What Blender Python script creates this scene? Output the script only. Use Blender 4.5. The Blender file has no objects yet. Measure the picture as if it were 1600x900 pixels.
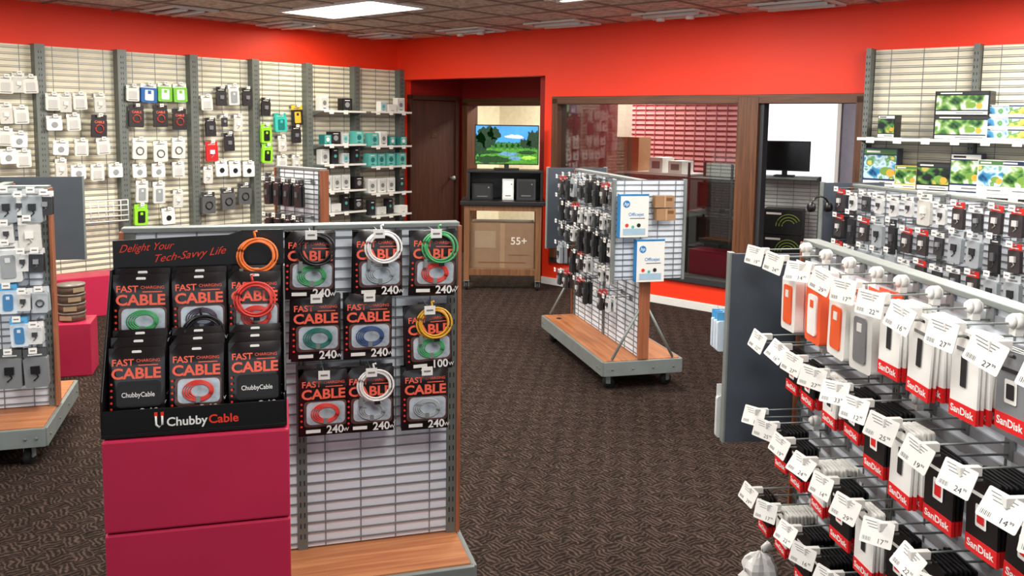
import bpy, math, random
from mathutils import Vector, Matrix
random.seed(7)
sc=bpy.context.scene
COL=sc.collection
try: sc.view_settings.view_transform='Standard'
except Exception: pass
pi=math.pi
# ------------------------------------------------ camera (surveyed)
CAM=Vector((0,0,1.75)); FPX=1350.0; PX,PY=800.0,332.0
P=math.radians(6.0); R=0.014
fwd=Vector((0,math.cos(P),-math.sin(P))); up0=Vector((0,math.sin(P),math.cos(P))); r0=Vector((1,0,0))
rt=math.cos(R)*r0+math.sin(R)*up0; up=-math.sin(R)*r0+math.cos(R)*up0
cd=bpy.data.cameras.new('camera'); cam=bpy.data.objects.new('camera',cd); COL.objects.link(cam)
m=Matrix.Identity(4)
for i in range(3):
    m[i][0]=rt[i]; m[i][1]=up[i]; m[i][2]=-fwd[i]; m[i][3]=CAM[i]
cam.matrix_world=m
cd.sensor_width=36; cd.lens=FPX/1600*36; cd.shift_y=-(450-PY)/1600; cd.clip_start=.05
sc.camera=cam
def ray(px,py): return fwd+(px-PX)/FPX*rt-(py-PY)/FPX*up

class Frame:
    """a vertical surface's own axes: x along it, y into it, z up"""
    def __init__(s,x,y,yaw,z=0):
        s.M=Matrix.Translation((x,y,z))@Matrix.Rotation(math.radians(yaw),4,'Z'); s.I=s.M.inverted()
    def at(s,px,py,y=0):
        o=s.I@CAM; d=s.I.to_3x3()@ray(px,py); t=(y-o.y)/d.y; q=o+d*t
        return q.x,q.z
    def T(s,x,y,z,rz=0): return s.M@Matrix.Translation((x,y,z))@Matrix.Rotation(math.radians(rz),4,'Z')
def on_z(px,py,z):
    d=ray(px,py); t=(z-CAM.z)/d.z; return CAM+d*t

# ------------------------------------------------ materials
def lin(c): 
    c=c/255; return c/12.92 if c<=.04045 else ((c+.055)/1.055)**2.4
MATS={}
def mat(name,rgb=(200,200,200),rough=.5,metal=0,emis=0,var=.06,scale=12,bump=0,coat=0):
    if name in MATS: return MATS[name]
    mt=bpy.data.materials.new(name); mt.use_nodes=True; nt=mt.node_tree; b=nt.nodes['Principled BSDF']
    c=[lin(v) for v in rgb]
    b.inputs['Roughness'].default_value=rough; b.inputs['Metallic'].default_value=metal
    if coat: b.inputs['Coat Weight'].default_value=coat
    tc=nt.nodes.new('ShaderNodeTexCoord'); nz=nt.nodes.new('ShaderNodeTexNoise'); nz.inputs['Scale'].default_value=scale; nz.inputs['Detail'].default_value=3
    nt.links.new(tc.outputs['Object'],nz.inputs['Vector'])
    cr=nt.nodes.new('ShaderNodeValToRGB'); cr.color_ramp.elements[0].position=.3; cr.color_ramp.elements[1].position=.7
    cr.color_ramp.elements[0].color=[v*(1-var) for v in c]+[1]; cr.color_ramp.elements[1].color=[min(1,v*(1+var)) for v in c]+[1]
    nt.links.new(nz.outputs['Fac'],cr.inputs['Fac']); nt.links.new(cr.outputs['Color'],b.inputs['Base Color'])
    if emis:
        nt.links.new(cr.outputs['Color'],b.inputs['Emission Color']); b.inputs['Emission Strength'].default_value=emis
    if bump:
        bp=nt.nodes.new('ShaderNodeBump'); bp.inputs['Strength'].default_value=bump; bp.inputs['Distance'].default_value=.01
        nt.links.new(nz.outputs['Fac'],bp.inputs['Height']); nt.links.new(bp.outputs['Normal'],b.inputs['Normal'])
    MATS[name]=mt; return mt
def woodmat(name,c1,c2,rough=.45,ax=0):
    mt=bpy.data.materials.new(name); mt.use_nodes=True; nt=mt.node_tree; b=nt.nodes['Principled BSDF']; b.inputs['Roughness'].default_value=rough
    tc=nt.nodes.new('ShaderNodeTexCoord'); mp=nt.nodes.new('ShaderNodeMapping')
    s=[30,30,30]; s[ax]=1.5; mp.inputs['Scale'].default_value=s
    nz=nt.nodes.new('ShaderNodeTexNoise'); nz.inputs['Scale'].default_value=1.5; nz.inputs['Detail'].default_value=5; nz.inputs['Distortion'].default_value=.6
    cr=nt.nodes.new('ShaderNodeValToRGB'); cr.color_ramp.elements[0].position=.35; cr.color_ramp.elements[1].position=.65
    cr.color_ramp.elements[0].color=[lin(v) for v in c1]+[1]; cr.color_ramp.elements[1].color=[lin(v) for v in c2]+[1]
    L=nt.links.new; L(tc.outputs['Object'],mp.inputs['Vector']); L(mp.outputs['Vector'],nz.inputs['Vector']); L(nz.outputs['Fac'],cr.inputs['Fac']); L(cr.outputs['Color'],b.inputs['Base Color'])
    MATS[name]=mt; return mt
def carpetmat():
    mt=bpy.data.materials.new('carpet'); mt.use_nodes=True; nt=mt.node_tree; b=nt.nodes['Principled BSDF']; b.inputs['Roughness'].default_value=.95
    b.inputs['Specular IOR Level'].default_value=.05
    N=nt.nodes.new; L=nt.links.new
    tc=N('ShaderNodeTexCoord')
    nz=N('ShaderNodeTexNoise'); nz.inputs['Scale'].default_value=16; nz.inputs['Detail'].default_value=3
    L(tc.outputs['Object'],nz.inputs['Vector'])
    mx=N('ShaderNodeMixRGB'); mx.blend_type='ADD'; mx.inputs['Fac'].default_value=.06
    L(tc.outputs['Object'],mx.inputs['Color1']); L(nz.outputs['Color'],mx.inputs['Color2'])
    mp=N('ShaderNodeMapping'); mp.inputs['Rotation'].default_value=(0,0,math.radians(52)); L(mx.outputs['Color'],mp.inputs['Vector'])
    ck=N('ShaderNodeTexChecker'); ck.inputs['Scale'].default_value=13; L(mp.outputs['Vector'],ck.inputs['Vector'])
    def wv(rot):
        w=N('ShaderNodeTexWave'); w.wave_type='BANDS'; w.bands_direction='X'; w.inputs['Scale'].default_value=15; w.inputs['Distortion'].default_value=2.5; w.inputs['Detail'].default_value=2
        q=N('ShaderNodeMapping'); q.inputs['Rotation'].default_value=(0,0,rot); L(mp.outputs['Vector'],q.inputs['Vector']); L(q.outputs['Vector'],w.inputs['Vector']); return w
    a=wv(0); c=wv(pi/2)
    mm=N('ShaderNodeMixRGB'); L(ck.outputs['Fac'],mm.inputs['Fac']); L(a.outputs['Color'],mm.inputs['Color1']); L(c.outputs['Color'],mm.inputs['Color2'])
    fn=N('ShaderNodeTexNoise'); fn.inputs['Scale'].default_value=38; fn.inputs['Detail'].default_value=7; fn.inputs['Roughness'].default_value=.8; L(tc.outputs['Object'],fn.inputs['Vector'])
    m2=N('ShaderNodeMixRGB'); m2.inputs['Fac'].default_value=.76; L(mm.outputs['Color'],m2.inputs['Color1']); L(fn.outputs['Color'],m2.inputs['Color2'])
    m3=N('ShaderNodeMixRGB'); m3.blend_type='MULTIPLY'; m3.inputs['Fac'].default_value=.14; L(m2.outputs['Color'],m3.inputs['Color1']); L(ck.outputs['Color'],m3.inputs['Color2'])
    bw=N('ShaderNodeRGBToBW'); L(m3.outputs['Color'],bw.inputs['Color'])
    cr=N('ShaderNodeValToRGB'); e=cr.color_ramp.elements; e[0].position=.28; e[1].position=.70
    e[0].color=[lin(22),lin(17),lin(15),1]; e[1].color=[lin(92),lin(76),lin(68),1]
    x=e.new(.48); x.color=[lin(47),lin(38),lin(34),1]
    L(bw.outputs['Val'],cr.inputs['Fac']); L(cr.outputs['Color'],b.inputs['Base Color'])
    bp=N('ShaderNodeBump'); bp.inputs['Strength'].default_value=.3; bp.inputs['Distance'].default_value=.006; L(bw.outputs['Val'],bp.inputs['Height']); L(bp.outputs['Normal'],b.inputs['Normal'])
    return mt
def ceilmat():
    mt=bpy.data.materials.new('ceiling_tile'); mt.use_nodes=True; nt=mt.node_tree; b=nt.nodes['Principled BSDF']; b.inputs['Roughness'].default_value=.9
    N=nt.nodes.new; L=nt.links.new
    tc=N('ShaderNodeTexCoord'); nz=N('ShaderNodeTexNoise'); nz.inputs['Scale'].default_value=14; nz.inputs['Detail'].default_value=6; nz.inputs['Roughness'].default_value=.7
    L(tc.outputs['Object'],nz.inputs['Vector'])
    cr=N('ShaderNodeValToRGB'); e=cr.color_ramp.elements; e[0].position=.36; e[1].position=.6
    e[0].color=[lin(168),lin(152),lin(140),1]; e[1].color=[lin(238),lin(224),lin(210),1]
    L(nz.outputs['Fac'],cr.inputs['Fac']); L(cr.outputs['Color'],b.inputs['Base Color'])
    return mt
def picmat(name,cols,scale=18):
    mt=bpy.data.materials.new(name); mt.use_nodes=True; nt=mt.node_tree; b=nt.nodes['Principled BSDF']; b.inputs['Roughness'].default_value=.2
    N=nt.nodes.new; L=nt.links.new
    tc=N('ShaderNodeTexCoord'); nz=N('ShaderNodeTexNoise'); nz.inputs['Scale'].default_value=scale; nz.inputs['Detail'].default_value=2; nz.inputs['Roughness'].default_value=.5; nz.inputs['Distortion'].default_value=.3
    L(tc.outputs['Object'],nz.inputs['Vector'])
    cr=N('ShaderNodeValToRGB'); e=cr.color_ramp.elements; cr.color_ramp.interpolation='EASE'
    n=len(cols)
    while len(e)<n: e.new(.5)
    for i,c in enumerate(cols):
        e[i].position=.32+.38*i/n; e[i].color=[lin(v) for v in c]+[1]
    L(nz.outputs['Fac'],cr.inputs['Fac']); L(cr.outputs['Color'],b.inputs['Base Color']); MATS[name]=mt; return mt
def glassmat():
    mt=bpy.data.materials.new('window_glass'); mt.use_nodes=True; nt=mt.node_tree; nt.nodes.clear(); N=nt.nodes.new
    o=N('ShaderNodeOutputMaterial'); t=N('ShaderNodeBsdfTransparent'); g=N('ShaderNodeBsdfGlossy'); g.inputs['Roughness'].default_value=.02
    t.inputs['Color'].default_value=(.86,.88,.86,1)
    x=N('ShaderNodeMixShader'); fr=N('ShaderNodeFresnel'); fr.inputs['IOR'].default_value=1.55
    nt.links.new(fr.outputs[0],x.inputs[0]); nt.links.new(t.outputs[0],x.inputs[1]); nt.links.new(g.outputs[0],x.inputs[2]); nt.links.new(x.outputs[0],o.inputs[0]); return mt
CARPET=carpetmat(); CEIL=ceilmat(); GLASS=glassmat()
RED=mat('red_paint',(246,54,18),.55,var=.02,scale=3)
SHADERED=mat('shaded_red_paint',(150,16,12),.6,var=.03)  # alcove red, its weaker light put into the colour as a darker tone
REDBOX=mat('crimson_laminate',(186,38,74),.36,var=.05,scale=5)
WHITE=mat('white_plastic',(232,232,228),.4,var=.02)
CREAM=mat('cream_board',(236,230,206),.6,var=.10,scale=4)
PWHITE=mat('panel_white',(228,236,246),.45,var=.04,scale=4)
WIRE=mat('zinc_wire',(128,132,136),.4,.3,var=.05)
SLAT=mat('aluminium_slat',(168,172,178),.38,.35,var=.05)
POST=mat('gray_upright',(112,118,114),.45,.3,var=.06)
GRAYM=mat('gray_metal',(136,144,142),.45,.3,var=.08)
SLATE=mat('slate_panel',(68,76,86),.5,var=.05)
BLACK=mat('black_plastic',(16,16,18),.4)
DARK=mat('dark_gray',(45,46,50),.5)
RUBBER=mat('rubber',(25,25,26),.7)
PAPER=mat('paper_white',(240,240,236),.6,var=.02)
INK=mat('ink_gray',(120,120,122),.7)
INKD=mat('ink_dark',(30,30,34),.6)
POUCH=mat('black_foil',(24,18,20),.28,var=.2,coat=.3)
SAL=mat('salmon_ink',(255,108,84),.5,var=.02)
ORRED=mat('orange_red_ink',(232,58,34),.5,var=.02)
CLEAR=mat('clear_window',(176,188,198),.16,var=.35,scale=26)
SDRED=mat('scarlet_card',(226,30,34),.45,var=.02)
KRAFT=mat('kraft_cardboard',(168,130,94),.75,var=.06)
CARTON=mat('carton_gray_brown',(128,102,78),.75,var=.06)
DECK=woodmat('deck_wood',(160,96,58),(188,126,82))
TRIMW=woodmat('trim_wood',(140,80,52),(168,104,72),ax=2)
FRAMEW=woodmat('brown_stained_wood',(78,46,26),(106,66,40),ax=2)
FRAMEH=woodmat('brown_stained_rail',(78,46,26),(106,66,40),ax=0)
DOORW=woodmat('dark_door_veneer',(58,30,20),(80,42,26),ax=2)
TABLEW=woodmat('table_oak',(100,66,40),(128,88,56),ax=2)
def C(name,rgb,rough=.4,**k): return mat('colour_'+name,rgb,rough,**k)

# ------------------------------------------------ mesh builder
TXT={}
def textgeo(s,shear=0,off=.0):
    k=(s,shear,off)
    if k in TXT: return TXT[k]
    cu=bpy.data.curves.new('t','FONT'); cu.body=s; cu.size=1; cu.shear=shear; cu.offset=off; cu.resolution_u=3
    ob=bpy.data.objects.new('t',cu); COL.objects.link(ob)
    dg=bpy.context.evaluated_depsgraph_get(); me=bpy.data.meshes.new_from_object(ob.evaluated_get(dg))
    vs=[(v.co.x,v.co.y) for v in me.vertices]; fs=[tuple(p.vertices) for p in me.polygons]
    bpy.data.objects.remove(ob); bpy.data.curves.remove(cu); bpy.data.meshes.remove(me)
    xs=[v[0] for v in vs] or [0]; 
    TXT[k]=(vs,fs,min(xs),max(xs)); return TXT[k]
class MB:
    def __init__(s): s.v=[];s.f=[];s.mi=[];s.mats=[];s.sm=[]
    def add(s,vs,fs,mt,M=None,smooth=False):
        o=len(s.v)
        if mt not in s.mats: s.mats.append(mt)
        i=s.mats.index(mt)
        for v in vs: s.v.append(tuple(M@Vector(v)) if M else tuple(v))
        for f in fs: s.f.append(tuple(o+a for a in f)); s.mi.append(i); s.sm.append(smooth)
        return s
    def box(s,c,d,mt,M=None):
        x,y,z=c; a,b,e=d[0]/2,d[1]/2,d[2]/2
        vs=[(x-a,y-b,z-e),(x+a,y-b,z-e),(x+a,y+b,z-e),(x-a,y+b,z-e),(x-a,y-b,z+e),(x+a,y-b,z+e),(x+a,y+b,z+e),(x-a,y+b,z+e)]
        return s.add(vs,[(0,3,2,1),(4,5,6,7),(0,1,5,4),(1,2,6,5),(2,3,7,6),(3,0,4,7)],mt,M)
    def tube(s,pts,r,mt,n=6,closed=False,M=None,r2=None):
        pts=[Vector(p) for p in pts]; vs=[];fs=[]; L=len(pts)
        for i,p in enumerate(pts):
            a=pts[(i-1)%L] if (closed or i>0) else p; b=pts[(i+1)%L] if (closed or i<L-1) else p
            t=(b-a).normalized(); q=Vector((0,0,1)) if abs(t.z)<.9 else Vector((1,0,0))
            u=t.cross(q).normalized(); w=t.cross(u); rr=r if r2 is None else r+(r2-r)*i/(L-1)
            for k in range(n):
                an=2*pi*k/n; vs.append(p+rr*(math.cos(an)*u+math.sin(an)*w))
        for i in range(L if closed else L-1):
            j=(i+1)%L
            for k in range(n):
                k2=(k+1)%n; fs.append((i*n+k,i*n+k2,j*n+k2,j*n+k))
        if not closed: fs.append(tuple(range(n))[::-1]); fs.append(tuple((L-1)*n+k for k in range(n)))
        return s.add(vs,fs,mt,M,True)
    def ring(s,c,rx,rz,r,mt,n=20,m=6,tilt=0,M=None):
        pts=[(c[0]+rx*math.cos(2*pi*i/n),c[1]+tilt*math.sin(2*pi*i/n),c[2]+rz*math.sin(2*pi*i/n)) for i in range(n)]
        return s.tube(pts,r,mt,m,True,M)
    def poly(s,pts,y,mt,th=0,M=None):
        n=len(pts); vs=[(p[0],y,p[1]) for p in pts]; fs=[tuple(range(n))]
        if th:
            vs+=[(p[0],y+th,p[1]) for p in pts]; fs.append(tuple(range(n,2*n))[::-1])
            for i in range(n): j=(i+1)%n; fs.append((i,i+n,j+n,j))
        return s.add(vs,fs,mt,M)
    def disc(s,cx,cz,rx,y,mt,n=20,rz=None,th=0,M=None):
        rz=rz or rx
        return s.poly([(cx+rx*math.cos(2*pi*i/n),cz+rz*math.sin(2*pi*i/n)) for i in range(n)],y,mt,th,M)
    def rrect(s,cx,cz,w,h,y,mt,rad=.01,th=0,M=None):
        pts=[]
        for (sx,sz,a0) in ((1,-1,-90),(1,1,0),(-1,1,90),(-1,-1,180)):
            for k in range(4):
                a=math.radians(a0+30*k); pts.append((cx+sx*(w/2-rad)+rad*math.cos(a),cz+sz*(h/2-rad)+rad*math.sin(a)))
        return s.poly(pts,y,mt,th,M)
    def text(s,st,size,x,y,z,mt,al='c',shear=0,bold=.012,width=None,M=None,rot=0):
        vs,fs,a,b=textgeo(st,shear,bold)
        sx=size if width is None else width/(b-a)
        dx={'c':-(a+b)/2,'l':-a,'r':-b}[al]
        cr,sr=math.cos(rot),math.sin(rot)
        out=[]
        for v in vs:
            X=(v[0]+dx)*sx; Z=v[1]*size; out.append((x+X*cr-Z*sr,y,z+X*sr+Z*cr))
        return s.add(out,fs,mt,M)
    def mesh(s,name):
        me=bpy.data.meshes.new(name); me.from_pydata(s.v,[],s.f)
        for mt in s.mats: me.materials.append(mt)
        me.polygons.foreach_set('material_index',s.mi); me.polygons.foreach_set('use_smooth',s.sm); me.update()
        return me
def obj(name,data,M,parent=None,label=None,cat=None,group=None,kind=None,bev=0):
    if isinstance(data,MB): data=data.mesh(name)
    o=bpy.data.objects.new(name,data); COL.objects.link(o)
    if parent is not None:
        o.parent=parent; o.matrix_local=M if M is not None else Matrix.Identity(4)
    else: o.matrix_world=M if M is not None else Matrix.Identity(4)
    if label: o['label']=label
    if cat: o['category']=cat
    if group: o['group']=group
    if kind: o['kind']=kind
    if bev and data is not None:
        b=o.modifiers.new('bevel','BEVEL'); b.width=bev; b.segments=2; b.limit_method='ANGLE'
    return o
T=lambda x,y,z: Matrix.Translation((x,y,z))
RZ=lambda a: Matrix.Rotation(math.radians(a),4,'Z')
RX=lambda a: Matrix.Rotation(math.radians(a),4,'X')
RY=lambda a: Matrix.Rotation(math.radians(a),4,'Y')
def structure(name,mb,M,bev=0): return obj(name,mb,M,kind='structure',bev=bev)

# ------------------------------------------------ room shell
CX,CY=-1.45,10.9; H=2.74
LW=Frame(CX,CY,48.6)      # left wall, x runs toward the corner (x=0)
BW=Frame(CX,CY,-41.4)     # back wall, x runs away from the corner
structure('floor',MB().box((0,6,-.05),(30,30,.1),CARPET),None)
structure('ceiling',MB().box((0,0,.05),(20,24,.1),CEIL),BW.T(5,-2,H))
g=MB()
TB=mat('tbar',(140,126,116),.5,var=.03)
for i in range(-16,17):
    g.box((i*.61,0,0),(.024,24,.012),TB)
    g.box((0,i*.61,0),(20,.024,.012),TB)
structure('trim_1',g,BW.T(5.2,-2.3,H-.004))
structure('wall_left',MB().box((-4.5,.08,H/2),(9.0,.16,H),RED),LW.M)
WX0,WX1,WM0,WM1=2.50,5.76,4.64,4.84
def bx(x0,x1,z0,z1,mt,y0=0,y1=.14): return ((x0+x1)/2,(y0+y1)/2,(z0+z1)/2),(x1-x0,y1-y0,z1-z0),mt
g=MB()
g.box(*bx(-.16,.09,0,H,RED)); g.box(*bx(.09,2.38,2.245,H,RED)); g.box(*bx(2.38,WX0,0,H,RED))
g.box(*bx(WX0,WM0,0,.27,RED)); g.box(*bx(WX0,WX1,2.0,H,RED)); g.box(*bx(WX1,10.5,0,H,RED)) 
structure('wall_back',g,BW.M)
g=MB(); g.box((.01,.68,H/2),(.16,1.08,H),SHADERED)
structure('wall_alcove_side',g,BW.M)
g=MB(); g.box(*bx(-.07,.16,0,H,SHADERED,1.05,1.17)); g.box(*bx(.16,2.45,2.0,H,SHADERED,1.05,1.17)); g.box(*bx(2.2,2.52,0,H,SHADERED,.14,1.17))
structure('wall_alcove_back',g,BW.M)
g=MB()
g.box(*bx(.14,.24,0,2.0,FRAMEW,1.0,1.2)); g.box(*bx(2.1,2.2,0,2.0,FRAMEW,1.0,1.2)); g.box(*bx(.14,2.2,1.95,2.05,FRAMEH,1.0,1.2))
structure('trim_2',g,BW.M,.004)
d=obj('door_1',None,BW.T(.09,.1,0),kind='structure')
g=MB(); g.box((.02,.40,1.0),(.04,.76,2.0),DOORW); g.box((.042,.40,1.55),(.004,.10,.05),mat('brass_plate',(90,64,40),.4,.6))
obj('door_leaf',g,None,d,bev=.003)
g=MB(); g.tube([(.04,.70,1.0),(.09,.70,1.0)],.012,GRAYM,8); g.tube([(.09,.70,1.0),(.115,.70,1.0)],.028,GRAYM,12)
obj('door_knob',g,None,d)
g=MB(); g.box((.03,0,1.02),(.07,.05,2.08),DOORW); g.box((.03,.81,1.02),(.07,.05,2.08),DOORW); g.box((.03,.405,2.04),(.07,.86,.06),DOORW)
obj('door_frame',g,None,d,bev=.003)
g=MB()
g.box(*bx(WX0,WX0+.075,.27,2.0,FRAMEW,-.03,.17)); g.box(*bx(WX0,WX1,1.94,2.02,FRAMEH,-.03,.17)); g.box(*bx(WX0,WM0,.25,.31,DARK,-.03,.17))
win=obj('window_1',g,BW.M,kind='structure',bev=.004)
g=MB().box(*bx(WX0+.07,WM0,.3,1.95,GLASS,.05,.056)); obj('glass_pane',g,None,win)
g=MB(); g.box(*bx(WM0,WM1,0,2.0,FRAMEW,-.035,.175)); g.box(*bx(WM1+.0,WM1+.04,0,1.95,DARK,0,.1)); g.box(*bx(WX1-.07,WX1,0,2.0,FRAMEW,-.03,.17))
structure('trim_3',g,BW.M,.004)
structure('baseboard_back',MB().box(*bx(2.38,WM0,0,.075,WHITE,-.015,0)),BW.M,.003)
structure('baseboard_left',MB().box(*bx(-9,0,0,.1,WHITE,-.015,0)),LW.M,.003)
# back room
BR=Frame(*(BW.M@Vector((0,3.6,0))).xy,-41.4)
wx0,wz1=BR.at(1183,160); wx1,wz0=BR.at(1303,305); wx0-=.02
CRW=mat('back_room_wall',(236,230,206),.7); 
GRW=mat('back_room_gray',(150,130,124),.7)
bxs,_=BR.at(870,200)
g=MB(); g.box(*bx(-2.5,bxs,0,H,CRW)); g.box(*bx(bxs,wx0,0,H,GRW)); g.box(*bx(wx1,11,0,H,mat('back_room_lilac',(150,150,165),.7))); g.box(*bx(wx0,wx1,0,.25,CRW)); g.box(*bx(wx0,wx1,wz1+.3,H,CRW))
structure('wall_back_room',g,BR.M)
g=MB(); g.box(*bx(wx0-.05,wx0,.2,wz1+.35,WHITE,-.03,.1)); g.box(*bx(wx1,wx1+.05,.2,wz1+.35,WHITE,-.03,.1)); g.box(*bx(wx0,wx1,.2,.26,WHITE,-.03,.1)); g.box(*bx(wx0,wx1,wz1+.29,wz1+.35,WHITE,-.03,.1))
structure('window_2',g,BR.M,.004)
structure('wall_back_room_side',MB().box((-1.6,1.9,H/2),(.1,3.6,H),CRW),BW.M)
# pink slat wall in back room
PINK=mat('pink_slat',(196,132,138),.4); SLR=mat('slat_red',(140,58,66),.5)
x0,_=BR.at(985,200,-.1); x1,_=BR.at(1146,200,-.1)
g=MB(); g.box(*bx(x0,x1+.3,.1,2.3,SLR,-.06,-.001))
z=.15
while z<2.3: g.box(((x0+x1+.3)/2,-.07,z),(x1+.3-x0,.02,.036),PINK); z+=.07
for i in range(12):
    xx=x0+(x1+.3-x0)*(i+.5)/12; g.box((xx,-.083,1.2),(.012,.008,2.1),SLR)
structure('trim_4',g,BR.M)

# ------------------------------------------------ fixtures
GP={}
def gpanel(w,h,back=PWHITE,pitch=.037,bk2=None,vw=4,pair=False,slat=False):
    k=(round(w,3),round(h,3),back.name,pitch,vw,slat,bk2.name if bk2 else '')
    if k in GP: return GP[k]
    g=MB(); g.box((0,.004,h/2),(w,.006,h),back)
    if bk2: g.box((0,.017,h/2),(w+.02,.018,h+.01),bk2)
    z=pitch/2
    while z<h:
        if slat: g.box((0,-.003,z),(w,.007,pitch*.55),SLAT)
        else: g.box((0,-.004,z),(w,.004,.0055),WIRE)
        if pair: g.box((0,-.004,z+.013),(w,.004,.003),WIRE)
        z+=pitch
    for i in range(vw):
        x=-w/2+w*(i+.5)/vw; g.box((x,-.001,h/2),(.004,.004,h),WIRE)
    GP[k]=g.mesh('grid_panel'); return GP[k]
def caster_mesh():
    g=MB(); g.tube([(-.014,0,.04),(.014,0,.04)],.04,RUBBER,14); g.tube([(-.02,0,.04),(.02,0,.04)],.01,GRAYM,8)
    g.box((-.022,0,.065),(.004,.03,.06),GRAYM); g.box((.022,0,.065),(.004,.03,.06),GRAYM); g.box((0,0,.098),(.06,.06,.008),GRAYM); return g.mesh('caster')
CAST=caster_mesh()
def upright_mesh(h):
    g=MB(); g.box((0,0,h/2),(.035,.05,h),POST)
    z=.05
    while z<h-.03: g.box((-.007,-.0255,z),(.004,.001,.018),INKD); g.box((.007,-.0255,z),(.004,.001,.018),INKD); z+=.04
    return g.mesh('upright')
def gondola(F,L,D,label,Ht=1.38,bays=2,ends=(),brace=(),dy=0,back=PWHITE,slat=False):
    root=obj('display_gondola',None,F.M,label=label,cat='display rack')
    z0,z1=.105,.20
    g=MB(); y0,y1=dy-D/2,dy+D/2; xa=L/2+.03
    for yy in (y0,y1): g.box((0,yy,(z0+z1)/2),(2*xa,.02,z1-z0),GRAYM); g.box((0,yy+(.012 if yy<dy else -.012),z0+.005),(2*xa,.03,.006),GRAYM)
    for xx in (-xa,xa): g.box((xx,dy,(z0+z1)/2),(.02,D,z1-z0),GRAYM)
    for xx in (-xa+.04,xa-.04,-xa+.09,xa-.09):
        for s,yy in ((-1,y0-.009),(1,y1+.009)): g.tube([(xx,yy,.15),(xx,yy+s*.006,.15)],.008,POST,8)
    for s in (-1,1):
        for q in range(4): g.tube([(s*(xa+.009),dy-D/2+.06+(D-.12)*q/3,.15),(s*(xa+.015),dy-D/2+.06+(D-.12)*q/3,.15)],.008,POST,8)
    obj('base_frame',g,None,root,bev=.003)
    g=MB().box((0,dy,.196),(2*xa-.02,D-.02,.018),DECK)
    g.tube([(-L/2+.12,y0+.09,.2045),(-L/2+.12,y0+.09,.207)],.022,BLACK,16)
    obj('deck',g,None,root,bev=.002)
    for i in range(bays+1):
        x=-L/2+L*i/bays; obj('upright',upright_mesh(Ht-.205),T(x,0,.205),root)
    pw=L/bays-.035; pm=gpanel(pw,Ht-.225,back,slat=slat,pitch=.05 if slat else .037,vw=2 if slat else 4)
    for i in range(bays):
        x=-L/2+L*(i+.5)/bays
        obj('grid_panel',pm,T(x,-.016,.21),root); obj('grid_panel',pm,T(x,.016,.21)@RZ(180),root)
    obj('top_rail',MB().box((0,0,Ht-.004),(L+.05,.058,.018),GRAYM),None,root,bev=.003)
    for s in (-1,1):
        obj('end_trim',MB().box((s*(L/2+.024),0,.205+(Ht-.21)/2),(.014,.075,Ht-.215),TRIMW),None,root,bev=.002)
        for t in (-1,1): obj('caster',CAST,T(s*(L/2-.06),dy+t*(D/2-.07),0)@RZ(20*s*t),root)
    for e_ in ends:
        s,w,a,b=e_[:4]; oy=e_[4] if len(e_)>4 else 0
        obj('end_panel',gpanel(w,b-a,back,bk2=SLATE),T(s*(L/2+.065),oy,a)@RZ(90*s),root)
        for t in (-1,1):
            g=MB().box((t*(w/2+.008),.006,(b-a)/2),(.02,.035,b-a+.02),GRAYM)
            obj('end_panel_rail',g,T(s*(L/2+.065),oy,a)@RZ(90*s),root,bev=.002)
    for s in brace:
        for t in (-1,1):
            g=MB().tube([(s*(L/2+.02),t*.02,.56),(s*(L/2+.02),t*(D/2-.06),.21)],.009,GRAYM,6); obj('brace',g,None,root)
    return root

G1=Frame(-.742,2.99,16.4); gondola(G1,1.085,.55,'gray metal grid gondola with wood deck hung with cable pouches')
G2=Frame(.70,6.235,-75.5); gondola(G2,1.34,.55,'free-standing gray grid gondola on casters with end panels and wood deck',ends=((1,.47,.75,1.385),(-1,.47,.75,1.385)),brace=(1,-1),bays=2)
G3=Frame(-3.02,4.33,17); gondola(G3,1.2,.82,'gray grid gondola with deep wood deck holding small accessories',dy=.05)
G4=Frame(1.19,2.15,-85.35); gondola(G4,2.0,.3,'long gray slatted gondola crowded with memory card pegs',Ht=1.33,bays=3,ends=((-1,.34,.56,1.27,-.11),),dy=.13,slat=True)
G6=Frame(2.50,4.40,-75.5); gondola(G6,2.3,.5,'gray grid gondola with slate end panel and cable packs',bays=3,ends=((-1,.42,.78,1.385),))
G7=Frame(-1.61,6.56,-38); gondola(G7,.50,.4,'short gray grid gondola with wood end trim',bays=1)
G8=Frame(-3.27,5.46,-73); gondola(G8,.55,.26,'gray grid gondola with broad slate end panel',Ht=1.30,bays=1,ends=((-1,.86,.77,1.33),))

xs=[-.03,-.73,-1.40,-2.08,-2.78,-3.50,-4.22,-4.95]
def wallpanel(F,xa,xb,label,z0=.1,z1=2.36,y=-.03):
    r=obj('wall_grid_panel',None,F.T((xa+xb)/2,y,0),label=label,cat='wall display panel',group='wire grid panels on the walls')
    obj('grid',gpanel(abs(xb-xa)-.05,z1-z0,CREAM,pitch=.055,vw=3,pair=True),T(0,0,z0),r)
    return r
def wallpost(F,x,y=-.06,w=.085,z1=2.37):
    g=MB(); g.box((0,0,z1/2),(w,.12,z1),POST)
    z=.1
    while z<z1-.05: g.box((-.01,-.061,z),(.005,.002,.02),INKD); g.box((.01,-.061,z),(.005,.002,.02),INKD); z+=.05
    obj('wall_upright',g,F.T(x,y,0),label='tall gray slotted upright between wall grid panels',cat='upright post',group='uprights on the walls',bev=.003)
for i in range(7): wallpanel(LW,xs[i+1],xs[i],'tall cream wire grid panel on the red wall')
for x in xs: wallpost(LW,x)
xr=[5.80,6.58,7.36,8.14]
for i in range(3): wallpanel(BW,xr[i],xr[i+1],'cream wire grid panel with shelves on the red wall')
for x in xr: wallpost(BW,x,w=.04,y=-.06)

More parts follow.
